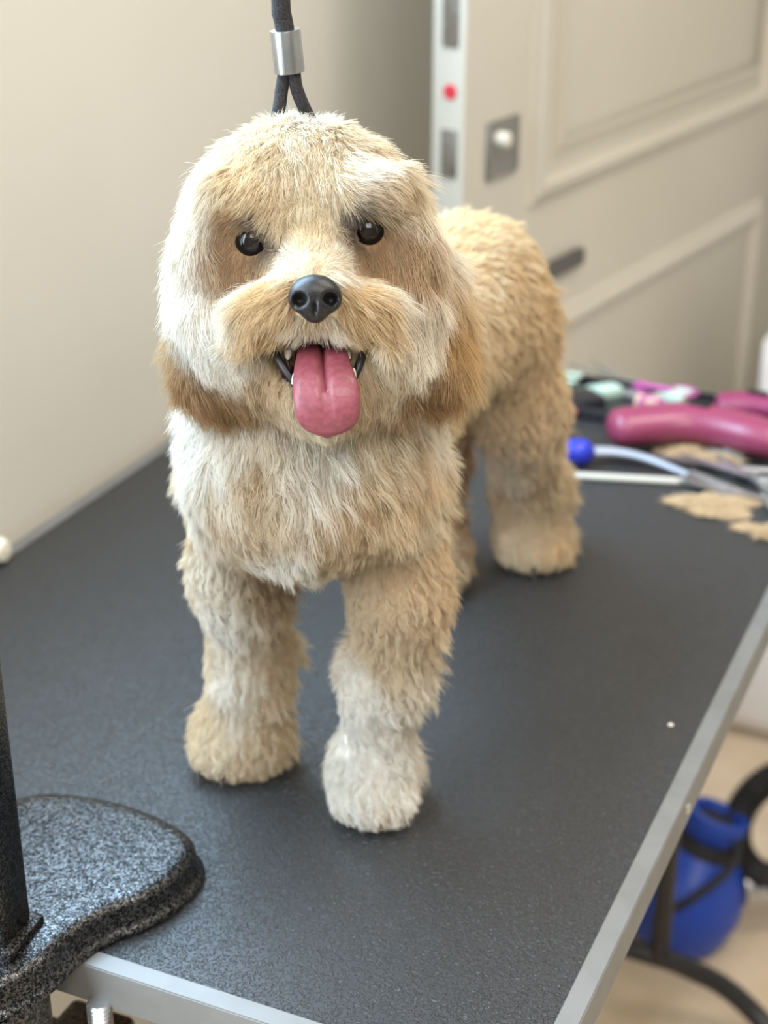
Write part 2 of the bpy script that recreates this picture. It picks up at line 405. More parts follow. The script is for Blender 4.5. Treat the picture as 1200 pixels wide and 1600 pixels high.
# ================================================================== arm clamp and post
ham = new_mat('hammered_black_silver', (.03, .03, .032), .27, .95, spec=.5)
Tn = ham.node_tree; b = Tn.nodes['Principled BSDF']; Lk = Tn.links.new
tc = nd(ham, 'ShaderNodeTexCoord')
vo = nd(ham, 'ShaderNodeTexNoise'); vo.inputs['Scale'].default_value = 520; vo.inputs['Detail'].default_value = 2; vo.inputs['Distortion'].default_value = 1.2
rr = nd(ham, 'ShaderNodeValToRGB'); rr.color_ramp.elements[0].position = .44; rr.color_ramp.elements[0].color = (.018, .018, .019, 1)
rr.color_ramp.elements[1].position = .60; rr.color_ramp.elements[1].color = (.15, .15, .15, 1)
bp = nd(ham, 'ShaderNodeBump'); bp.inputs['Strength'].default_value = .8; bp.inputs['Distance'].default_value = .0006
Lk(tc.outputs['Object'], vo.inputs['Vector']); Lk(vo.outputs['Fac'], rr.inputs['Fac']); Lk(rr.outputs['Color'], b.inputs['Base Color'])
Lk(vo.outputs['Fac'], bp.inputs['Height']); Lk(bp.outputs['Normal'], b.inputs['Normal'])

CWm = .318
arm = empty('noose_stand', TP(-.02, CWm, TZ)); tag(arm, 'black and silver hammered metal grooming arm with shield shaped clamp on the table corner', 'grooming stand')
AI = Matrix.Translation(-Vector(TP(-.02, CWm, TZ)))
def apart(o): o.parent = arm; o.matrix_parent_inverse = AI; return o
half = [(-.076, 0), (-.073, .020), (-.062, .031), (-.041, .0385), (-.018, .0395), (.002, .043), (.018, .050), (.034, .061), (.056, .0675), (.080, .0675), (.094, .058), (.102, .040), (.107, .015)]
loop = [(s_, CWm + v_) for s_, v_ in half] + [(s_, CWm - v_) for s_, v_ in half[:0:-1]]
loop = spline(loop + [loop[0]], 90)[:-1]
cen = np.array([.03, CWm])
def ring(off, z):
    P = loop; nx = np.roll(P, -1, 0) - np.roll(P, 1, 0); nx /= np.linalg.norm(nx, axis=1)[:, None]
    nrm = np.stack([nx[:, 1], -nx[:, 0]], 1)
    if np.sum((P - cen) * nrm) < 0: nrm = -nrm
    Q = P + nrm * off
    return [TP(a, c, z) for a, c in Q]
bm = bmesh.new()
levels = [(.0065, .0012), (.0080, .0022), (.0078, .0040), (.0055, .0058), (.0040, .0080), (.0030, .0175), (.0022, .0204), (.0004, .0222), (-.0025, .0234), (-.006, .0240), (-.010, .0242)]
rings = [[bm.verts.new(p) for p in ring(o_, TZ + z_)] for o_, z_ in levels]
n = len(rings[0])
for r0, r1 in zip(rings, rings[1:]):
    for k in range(n): bm.faces.new((r0[k], r0[(k + 1) % n], r1[(k + 1) % n], r1[k]))
bm.faces.new(rings[0][::-1]); bm.faces.new(rings[-1])
apart(auto(bm_obj('clamp_plate', bm, ham), 50))
# lower jaw body hanging past the table edge and the clamp screw
apart(box('clamp_column', TP(-.052, CWm, TZ - .052), (.05, .075, .108), ham, axes=(LD, WD, ZD), bev=.008))
apart(box('lower_jaw', TP(.0, CWm, TZ - .125), (.14, .05, .018), ham, axes=(LD, WD, ZD), bev=.005))
zt = TZ - .10; thr = []
for k in range(30):
    h_ = .003 * k; thr += [(.0076, h_), (.0060, h_ + .0015)]
scp = on_z(157, 1592, TZ - .035)
apart(lathe('clamp_screw', [(.001, -.004), (.011, -.004), (.011, 0)] + thr, (scp[0], scp[1], TZ - .022 - .0885), zinc))
apart(box('screw_arm', TP(.03, .30, TZ - .125), (.04, .1, .016), ham, axes=(LD, WD, ZD), bev=.004))
# socket and post
pk1, pk2 = on_z(50, 1434, TZ + .029), on_z(9, 1484, TZ + .029)
pa1 = pk1 - pk2; PD = np.linalg.norm(pa1); pa1 /= PD; pa2 = np.cross(ZD, pa1); PWd = .036
pc = (pk1 + pk2) / 2 + pa2 * PWd / 2; pax = (pa1, pa2, ZD)
apart(box('socket_rim', (pc[0], pc[1], TZ + .0262), (PD + .011, PWd + .011, .007), ham, axes=pax, bev=.0022))
apart(box('post', (pc[0], pc[1], TZ + .029 + .56), (PD, PWd, 1.12), ham, axes=pax, bev=.0025))
ptop = np.array([pc[0], pc[1], TZ + 1.12])
ring_p = WY(437, -40, .905); ring_top = np.array([ring_p[0] - .02, ring_p[1] - .0, TZ + 1.10])
apart(tube('horizontal_arm', spline([ptop, ptop + ZD * .05, ptop * .8 + ring_top * .2 + ZD * .075, ptop * .4 + ring_top * .6 + ZD * .06, ring_top + ZD * .02], 20), .012, ham))
apart(lathe('end_stop', [(.016, 0), (.018, .004), (.018, .02), (.012, .026)], ring_top + ZD * .008, black_m))

# ================================================================== grooming noose
rope_m = noise_mat('black_braided_cord', (.012, .011, .012), (.035, .03, .032), 900, rough=.85, bump=.6, dist=.0006)
noose = empty('grooming_noose', ring_top); tag(noose, 'black cord grooming noose with a silver sliding ferrule above the dog', 'noose')
NI = Matrix.Translation(-Vector(ring_top))
def npart(o): o.parent = noose; o.matrix_parent_inverse = NI; return o
RY = .895
A1, B1, C1 = WY(445, 46, RY), WY(448, 76, RY), WY(452, 107, RY)
ax_f = (C1 - A1) / np.linalg.norm(C1 - A1)
top_p = WY(436, -60, RY)
npart(tube('cord', spline([ring_top, (ring_top + top_p) / 2 + [.004, 0, 0], top_p, WY(439, 10, RY), A1, C1], 40), .0052, rope_m))
bm = bmesh.new()
add_lathe(bm, [(.0068, 0), (.0082, .0002), (.0084, .0012), (.0084, .0215), (.0082, .0228), (.0066, .0228), (.0064, .021)], A1, ax_f, 28)
npart(auto(bm_obj('ferrule', bm, noise_mat('satin_zinc', (.42, .43, .43), (.46, .47, .47), 120, rough=.28, metal=.95)), 40))
for pts in ([C1 - X_ * .0022 - ax_f * 0.0, WY(440, 140, RY), WY(434, 178, RY - .002), WY(418, 220, RY + .01), WY(330, 420, RY + .05), WY(345, 640, RY + .03)],
            [C1 + X_ * .0024, WY(464, 140, RY), WY(482, 182, RY + .004), WY(505, 220, RY + .02), WY(640, 420, RY + .06), WY(650, 640, RY + .03)]):
    npart(tube('loop_strand', spline(pts, 40), .0037, rope_m))
# ================================================================== tools lying on the table
def onT(u, v, h=0.0): return on_z(u, v, TZ + h)
def torus_pts(c, a, b, r1, r2, n=24):
    return [np.array(c) + np.array(a) * r1 * math.cos(q) + np.array(b) * r2 * math.sin(q) for q in np.linspace(0, 2 * math.pi, n + 1)]
def loc_parent(o, par): o.parent = par; return o
clip_m = new_mat('magenta_gloss_plastic', (.27, .04, .095), .36, coat=.15)
dark_pl = new_mat('dark_plastic', (.015, .015, .018), .4)
def clipper(p0, p1, p2, name, label, mat, rad=.021):
    e = empty(name, (p0[0], p0[1], TZ)); tag(e, label, 'hair clipper', 'hair clippers on the table')
    I = Matrix.Translation(-Vector((p0[0], p0[1], TZ)))
    path = spline([p0, p1, p2], 26)
    t = np.linspace(0, 1, 26)
    rd = rad * np.interp(t, [0, .015, .06, .2, .55, .85, .96, 1], [.5, .82, .97, 1.0, 1.03, 1.0, .85, .6])
    b_ = tube('body', path, rd, mat, e, 22, .82, up=(0, 0, 1)); b_.matrix_parent_inverse = I
    d = p2 - p1; d /= np.linalg.norm(d); q = np.cross(d, ZD)
    for nm, c, sz, mm in (('blade_head', p2 + d * .012, (.03, .036, .022), dark_pl), ('blade', p2 + d * .03, (.016, .040, .006), zinc)):
        o = box(nm, c, sz, mm, e, axes=(d, q, np.cross(q, d)), bev=.002); o.matrix_parent_inverse = I
    o = box('switch', path[13] + ZD * rad * .86, (.022, .009, .005), dark_pl, e, axes=(d, q, ZD), bev=.0015); o.matrix_parent_inverse = I
    return e
clipper(onT(950, 669, .024), onT(1085, 661, .027), onT(1225, 692, .025), 'hair_clipper', 'glossy magenta hair clipper, the large one lying in front', clip_m, .0245)
clipper(onT(1118, 634, .020), onT(1180, 634, .022), onT(1262, 650, .020), 'hair_clipper', 'darker magenta clipper mostly hidden behind the large magenta one', new_mat('dark_magenta_plastic', (.25, .03, .10), .35), .017)

def scissors(name, label, p, rz, ring_mat, open_=.12, L_=.085, tilt=0.0):
    e = empty(name, p, rz); tag(e, label, 'scissors', 'scissors and shears in the tool pile'); e.rotation_euler[1] = tilt
    for s_ in (-1, 1):
        a = open_ * s_; ca, sa = math.cos(a), math.sin(a)
        bm = bmesh.new(); z = .0035 + .0014 * s_
        def fr(x, y, zz): return (x * ca - y * sa, x * sa + y * ca, zz)
        add_prism(bm, [(-.01, -.003), (L_ * .5, -.0045), (L_, 0), (L_ * .5, .0045), (-.01, .003)], z - .0011, z + .0011, fr)
        bl = auto(bm_obj('blade', bm, zinc)); bl.parent = e
        bm = bmesh.new()
        add_tube(bm, [fr(-.008, 0, z), fr(-.03, -.003 * s_, z), fr(-.048, -.008 * s_, z)], [.0035, .003, .003], 8)
        c = fr(-.062, -.012 * s_, z)
        add_tube(bm, torus_pts(c, (ca, sa, 0), (-sa, ca, 0), .015, .0115), .0028, 8, caps=False)
        h = auto(bm_obj('finger_ring', bm, ring_mat)); h.parent = e
    o = lathe('pivot_screw', [(.004, 0), (.004, .007), (.002, .008)], (0, 0, .001), zinc, e, seg=12)
    return e
pink_m = new_mat('pink_metal', (.55, .12, .38), .3, .5); green_m = new_mat('pale_green_plastic', (.50, .66, .55), .4)
red_m = new_mat('coral_plastic', (.62, .20, .18), .4)
def P3(u, v, h=0.0): return tuple(onT(u, v, h))
scissors('scissors', 'scissors with pink finger rings at the back of the tool pile', P3(985, 602, .012), 2.2, pink_m, .2)
scissors('scissors', 'scissors with pale green finger rings at the back left of the tool pile', P3(965, 616, .004), -.4, green_m, .22)
scissors('scissors', 'steel shears lying in front of the magenta clipper at the right', P3(1132, 736, .001), 2.6, zinc, .16)
scissors('scissors', 'steel shears at the right edge beside the cut hair', P3(1178, 752, .007), 2.2, zinc, .22)
scissors('scissors', 'small scissors with coral rings nearest the hind leg in the tool pile', P3(925, 622, .004), .6, red_m, .14, .06)

def comb(name, label, a, b_, mat, width=.018, teeth=30, group=None):
    """spine from a to b_ with teeth"""
    a = np.array(a); b_ = np.array(b_); d = b_ - a; Ln = np.linalg.norm(d); d /= Ln; q = np.cross(ZD, d)
    e = empty(name, a); tag(e, label, 'comb', group)
    I = Matrix.Translation(-Vector(a))
    o = box('spine', (a + b_) / 2 + ZD * .003, (Ln, .006, .005), mat, e, axes=(d, q, ZD), bev=.0015); o.matrix_parent_inverse = I
    bm = bmesh.new()
    for k in range(teeth): add_box(bm, a + d * Ln * (.05 + .9 * k / (teeth - 1)) - q * (width / 2) + ZD * .003, (.0011, width, .0016), (d, q, ZD))
    o = bm_obj('teeth', bm, mat, e); o.matrix_parent_inverse = I; tag(o, kind='stuff')
    return e
ivory = new_mat('ivory_plastic', (.60, .57, .50), .4)
# flat ivory stick
sa_, sb_ = onT(872, 741, .003), onT(1070, 752, .003)
dv = (sb_ - sa_); Ls = np.linalg.norm(dv); dv /= Ls
o = box('comb_handle', (sa_ + sb_) / 2, (Ls, .011, .004), ivory, None, axes=(dv, np.cross(ZD, dv), ZD), bev=.0018)
tag(o, 'long flat ivory stick lying on the black mat beside the hind leg', 'stick')
comb('metal_comb', 'silver metal comb between the magenta clipper and the ivory stick', onT(1078, 742, .003), onT(1160, 775, .003), zinc)
comb('grooming_comb', 'dark comb lying behind the magenta clipper', onT(1020, 622, .002), onT(1150, 632, .002), dark_pl)
scissors('scissors', 'steel shears lowest in the pile at the right edge above the cut hair', P3(1192, 786, .002), 2.45, zinc, .18)
# brush: blue ball end, pale curved metal stem
br = empty('slicker_brush', P3(905, 708)); tag(br, 'grooming tool with a round blue handle end and pale metal stem', 'brush')
I = Matrix.Translation(-Vector(P3(905, 708)))
blue_pl = new_mat('blue_plastic', (.02, .035, .45), .3)
ed = onT(935, 708, .012) - onT(905, 706, .014); ed /= np.linalg.norm(ed)
o = lathe('handle_end', [(.004, -.016), (.0105, -.013), (.0135, -.006), (.0140, .002), (.012, .009), (.006, .014), (.003, .016)], onT(905, 706, .0145), blue_pl, br, axis=ed); o.matrix_parent_inverse = I
o = tube('stem', spline([onT(915, 706, .012), onT(960, 706, .012), onT(1010, 716, .010), onT(1075, 741, .006)], 20), list(np.linspace(.0085, .004, 20)), new_mat('pale_blue_metal', (.40, .43, .50), .5, .3), br, 12, .6, up=(0, 0, 1)); o.matrix_parent_inverse = I
# dark pouch and clip attachments in the pile
def blob_box(name, label, cat, u, v, size, rz, mat, group=None, h=0.0):
    p = onT(u, v, 0); e = np.array([math.cos(rz), math.sin(rz), 0]); f = np.array([-math.sin(rz), math.cos(rz), 0])
    o = box(name, p + ZD * (size[2] / 2 + h), size, mat, None, axes=(e, f, ZD), bev=min(size) * .3); tag(o, label, cat, group); return o
tray = empty('tool_tray', tuple(onT(1120, 622))); tag(tray, 'shallow black tool tray behind the magenta clipper', 'tray')
I = Matrix.Translation(-Vector(onT(1120, 622)))
c0 = TP(.985, .17, TZ)
for nm, c, sz in (('tray_base', c0 + ZD * .002, (.09, .25, .004)), ('tray_side', c0 + LD * .043 + ZD * .009, (.004, .25, .018)), ('tray_side', c0 - LD * .043 + ZD * .007, (.004, .25, .014)),
                  ('tray_side', c0 + WD * .123 + ZD * .009, (.082, .004, .018)), ('tray_side', c0 - WD * .123 + ZD * .009, (.082, .004, .018))):
    o = box(nm, c, sz, dark_pl, tray, axes=(LD, WD, ZD), bev=.001); o.matrix_parent_inverse = I
def guard(u, v, rz, mat, label, h=0.0):
    e = empty('clipper_guard', P3(u, v, h), rz); tag(e, label, 'clipper guard', 'clipper guards in the tool pile')
    box('guard_shell', (0, 0, .008), (.030, .022, .014), mat, e, bev=.003)
    bm = bmesh.new()
    for k in range(7): add_box(bm, (-.012 + k * .004, .017, .005), (.0016, .014, .008))
    o = bm_obj('guard_teeth', bm, mat, e); o['kind'] = 'stuff'
guard(948, 622, .4, green_m, 'pale green clipper guard at the left end of the tool pile')
guard(1012, 640, -.2, new_mat('peach_plastic', (.66, .45, .36), .45), 'peach clipper guard just behind the large magenta clipper')
guard(1060, 631, .9, green_m, 'pale green clipper guard right behind the middle of the magenta clipper', .004)
guard(1148, 712, 1.2, new_mat('clear_grey_plastic', (.35, .36, .38), .3), 'grey clipper guard in front of the right end of the magenta clipper')
blob_box('battery_case', 'small dark case lying beside the hind leg behind the blue handle end', 'case', 903, 640, (.05, .04, .018), .5, dark_pl)

# ================================================================== blue dryer on the floor
dry_m = noise_mat('blue_enamel', (.008, .05, .36), (.012, .06, .42), 5, rough=.4)
dr = empty('pet_dryer', tuple(on_z(1045, 1470, 0))); tag(dr, 'blue canister pet dryer standing on the floor under the table edge', 'dryer')
db = on_z(1045, 1462, 0.0); I = Matrix.Translation(-Vector(db)); dr.location = db
def dpart(o, par=None): o.parent = par or dr; o.matrix_parent_inverse = I; return o
dax = np.array([.30, .12, 1.0]); dax /= np.linalg.norm(dax)
dpart(lathe('dryer_body', [(.058, .004), (.066, .010), (.074, .035), (.080, .065), (.076, .095), (.062, .125), (.046, .148), (.040, .153)], db, dry_m, axis=dax, seg=32))
dpart(lathe('black_band', [(.047, .146), (.047, .150), (.043, .166), (.036, .168)], db, rubber_m, axis=dax, seg=32))
tp = db + dax * .166
dpart(lathe('intake_ring', [(.036, 0), (.040, .004), (.044, .03), (.042, .036), (.033, .037), (.028, .02), (.002, .018)], tp, dry_m, axis=dax, seg=32))
dpart(lathe('intake_grille', [(.030, 0), (.030, .003), (.002, .004)], tp + dax * .022, rubber_m, axis=dax, seg=24))
hs = db + dax * .08
dpart(tube('carry_strap', spline([db + dax * .165 + X_ * .03 - BK_ * -.03, db + dax * .135 + X_ * .03 + BK_ * .062, db + dax * .09 - X_ * .01 + BK_ * .085, db + dax * .05 - X_ * .05 + BK_ * .070], 18), .006, rubber_m, None, 8))
nz = hs + X_ * .075 + ZD * .0
dpart(lathe('outlet_nozzle', [(.026, 0), (.026, .03), (.024, .034), (.024, .12)], nz, noise_mat('chromed_steel', (.5, .5, .5), (.55, .55, .56), 30, rough=.3, metal=.9), axis=X_ + LD * .05))
for q in range(3):
    dpart(lathe('rubber_foot', [(.01, 0), (.01, .006)], db + np.array([math.cos(q * 2.1), math.sin(q * 2.1), 0]) * .045, rubber_m, seg=10))
# corrugated hose: a coil lying beside the dryer
hc = on_z(1228, 1285, .155)
def hose_pt(a, r, z): return hc + X_ * math.cos(a) * r + (ZD * .95 + LD * .3) * math.sin(a) * r + LD * z
hpts = [nz + X_ * .125, nz + X_ * .19 + ZD * .005, nz + X_ * .27 + LD * .06 + ZD * .04] + [hose_pt(a, .068, .03 - .012 * a) for a in np.linspace(-.3, 4.6, 14)] + [hc + X_ * .13 - ZD * .13, hc + X_ * .3 - ZD * .132]
hp = spline(hpts, 230); rads = [.0215 + .0022 * math.cos(i * 2.2) for i in range(len(hp))]
ho = tube('dryer_hose', hp, rads, rubber_m, None, 14); tag(ho, 'looped black corrugated hose beside the blue dryer at the right edge', 'hose')

# cut hair lying about
def clipping(u, v, ru, rv, n, label, hgt=.012):
    c = onT(u, v, 0); m = n; R0 = np.zeros((m, 3))
    q = rng.random(m) * 6.283; r = np.sqrt(rng.random(m))
    lob = 1 + .25 * np.sin(3 * q + u) + .18 * np.sin(5 * q + v)
    R0[:, 0] = np.cos(q) * r * ru * lob; R0[:, 1] = np.sin(q) * r * rv * lob; R0[:, 2] = .0008 + rng.random(m) * hgt * (1 - r * .8)
    a = rng.random(m // 20 + 1)[rng.integers(0, m // 20 + 1, m)] * 6.283 + rng.normal(size=m) * .3; L_ = .010 + .012 * rng.random(m)
    tq = np.linspace(-.5, .5, 6); cv = rng.normal(size=m) * .8
    P_ = np.stack([R0 + np.stack([np.cos(a + cv * x) * x * L_, np.sin(a + cv * x) * x * L_, hgt * .25 * (.25 - x * x) * np.ones(m)], 1) for x in tq], 1)
    h_ = bpy.data.hair_curves.new('hair_clipping'); h_.add_curves([6] * m); h_.position_data.foreach_set('vector', P_.astype(np.float32).ravel())
    ra = h_.attributes.new('radius', 'FLOAT', 'POINT'); ra.data.foreach_set('value', np.full(m * 6, .00022, np.float32))
    h_.materials.append(cut_m); o = bpy.data.objects.new('hair_clipping', h_); C.objects.link(o); o.location = c
    tag(o, label, 'hair tuft', 'cut hair on the mat')
cut_m = new_mat('cut_apricot_hair', (.62, .46, .28), .7)
clipping(1118, 792, .034, .024, 2600, 'largest apricot tuft of cut hair lying on the black mat', .010)
clipping(1075, 712, .026, .012, 1100, 'strip of cut hair lying between the magenta clipper and the silver comb')
clipping(1118, 724, .024, .012, 1000, 'cut hair tuft resting among the steel shears')
clipping(1165, 826, .010, .004, 160, 'thin wisp of cut hair just below the largest tuft', .004)
clipping(1205, 838, .012, .012, 400, 'pale hair tuft at the right edge of the frame')
speck = lathe('hair_speck', [(.0018, 0), (.0022, .0006), (.001, .0014)], onT(1048, 1133), new_mat('pale_crumb', (.75, .70, .62), .6), None, seg=8)
tag(speck, 'tiny pale crumb lying alone on the mat near the right edge trim', 'crumb')

FURN, FURR = 560000, .72
# ================================================================== the dog
HZ = .90                                    # depth of the skull centre
def H(u, v, d=0.0): return W(u, v, HZ - d)
def px(n, zc): return n * zc / F
S = HZ / F
vox = .003
fld = Field((-.17, .70, TZ - .012), (.20, 1.42, 1.345), vox)
def hell(u, v, d, rx, ry, rz, k=.02, **kw): fld.ell(H(u, v, d), (rx * S, ry * S, rz), k=k, **kw)
def hcone(a, ra, b_, rb, k=.02, **kw): fld.cone(H(*a), ra * S, H(*b_), rb * S, k=k, **kw)
def wcone(a, ra, b_, rb, k=.03):
    p, q = WY(*a), WY(*b_); fld.cone(p, px(ra, zc_of(p)), q, px(rb, zc_of(q)), k=k)
# trunk
BA = np.array([.38, .925, 0]); BA /= np.linalg.norm(BA); BS = np.array([BA[1], -BA[0], 0])
CHEST = W(481, 712, .985); RUMP = WY(736, 462, 1.19)
fld.ell(CHEST, (.064, .085, .064), axes=(BS, BA, ZD), k=.03)
fld.ell(W(484, 748, .972), (.060, .058, .036), axes=(BS, BA, ZD), k=.03)
fld.cone(CHEST + BA * .04 + ZD * .012, .055, RUMP - BA * .04 - ZD * .006, .050, k=.04)
fld.ell(RUMP, (.051, .075, .057), axes=(BS, BA, ZD), k=.03)
# neck
fld.cone(H(475, 470, -.02), 128 * S, CHEST + ZD * .03, .066, k=.03)
# front legs
wcone((362, 770, .925), 66, (376, 900, .94), 60); wcone((376, 900, .94), 60, (392, 1040, .955), 49); wcone((392, 1040, .955), 49, (388, 1180, .955), 52)
wcone((622, 770, .915), 62, (624, 920, .905), 59); wcone((624, 920, .905), 59, (603, 1060, .91), 50); wcone((603, 1060, .91), 52, (582, 1210, .915), 53)
for (u, v, Y, rx) in ((368, 1236, 0, 62), (579, 1312, 0, 53)):
    p = on_z(u, v, TZ) + np.array([0, .044, .022]); r = px(rx, zc_of(p))
    fld.ell(p, (r * 1.08, .036, .026), axes=(X_, np.array([0, 1., 0]), ZD), k=.02)
    for t_ in (-.6, -.2, .2, .6): fld.ell(p + X_ * t_ * r * 1.15 - np.array([0, .026 - .010 * abs(t_), .008]), (.0105, .014, .014), axes=(X_, np.array([0, 1., 0]), ZD), k=.008)
# hind legs
wcone((788, 520, 1.19), 76, (814, 640, 1.20), 56); wcone((814, 640, 1.20), 56, (826, 765, 1.285), 46); wcone((830, 765, 1.285), 47, (836, 850, 1.275), 46)
p = on_z(838, 903, TZ) + np.array([0, .042, .020]); fld.ell(p, (.030, .038, .024), axes=(X_, np.array([0, 1., 0]), ZD), k=.02)
for t_ in (-.6, -.2, .2, .6): fld.ell(p + X_ * t_ * .034 - np.array([0, .028 - .010 * abs(t_), .006]), (.0095, .013, .013), axes=(X_, np.array([0, 1., 0]), ZD), k=.008)
hp2 = RUMP - BS * .035
q1 = hp2 + np.array([.0, .01, -.075]); q2 = np.array([q1[0] + .004, q1[1] + .06, TZ + .10]); q3 = np.array([q1[0] + .008, q1[1] + .035, TZ + .022])
fld.cone(hp2, .046, q1, .036, k=.03); fld.cone(q1, .036, q2, .026, k=.03); fld.cone(q2, .026, q3, .024, k=.02)
fld.ell(q3 - np.array([0, .018, 0]), (.028, .036, .022), axes=(X_, np.array([0, 1., 0]), ZD), k=.02)
# tail, hanging behind
tb = RUMP + BA * .07 + ZD * .02
fld.cone(tb - BA * .02, .018, tb + BA * .03 - ZD * .05, .014, k=.02); fld.cone(tb + BA * .03 - ZD * .05, .014, tb + BA * .035 - ZD * .10, .010, k=.02)
# head
hell(474, 366, -.008, 183, 150, .062)
hell(474, 296, .000, 128, 92, .050)
hell(350, 470, .000, 66, 100, .040); hell(604, 470, .000, 66, 100, .040)
hell(395, 560, .010, 72, 60, .035); hell(580, 562, .010, 72, 62, .035)
hcone((486, 372, .040), 40, (492, 440, .066), 36, k=.015)           # bridge
hell(436, 478, .052, 58, 40, .026, k=.012); hell(550, 478, .052, 58, 40, .026, k=.012)   # moustache pads
hell(492, 470, .058, 52, 38, .026, k=.012)
hell(400, 305, .042, 52, 24, .014, k=.015); hell(572, 292, .042, 54, 26, .016, k=.015)   # brows
for pp in (((356, 300, .036), (322, 400, .032), (322, 480, .034), (338, 545, .036)), ((622, 290, .036), (652, 390, .030), (655, 480, .030), (645, 550, .034))):
    for a, b_ in zip(pp, pp[1:]): hcone(a, 20, b_, 22, k=.012)          # side curtains of hair framing the face
hell(500, 606, .022, 78, 44, .034, k=.015)                             # chin
hell(378, 396, .078, 46, 48, .030, k=.014, sub=True); hell(592, 388, .078, 46, 50, .030, k=.014, sub=True)
hell(392, 376, .062, 33, 27, .014, k=.010, sub=True); hell(575, 360, .062, 33, 27, .014, k=.010, sub=True)   # eye sockets
hell(497, 563, .060, 60, 42, .040, k=.006, sub=True)                   # open mouth
# ears
EARL = (H(296, 430, -.012), H(322, 575, -.004)); EARR = (H(682, 430, -.020), H(690, 555, -.012))
fld.ell((EARL[0] + EARL[1]) / 2, (34 * S, 108 * S, .016), k=.015); fld.ell((EARR[0] + EARR[1]) / 2, (36 * S, 100 * S, .016), k=.015)
hell(330, 590, -.002, 40, 32, .014, k=.015); hell(686, 575, -.010, 40, 40, .015, k=.015)
fld.floor(TZ)
V, Q = fld.mesh()

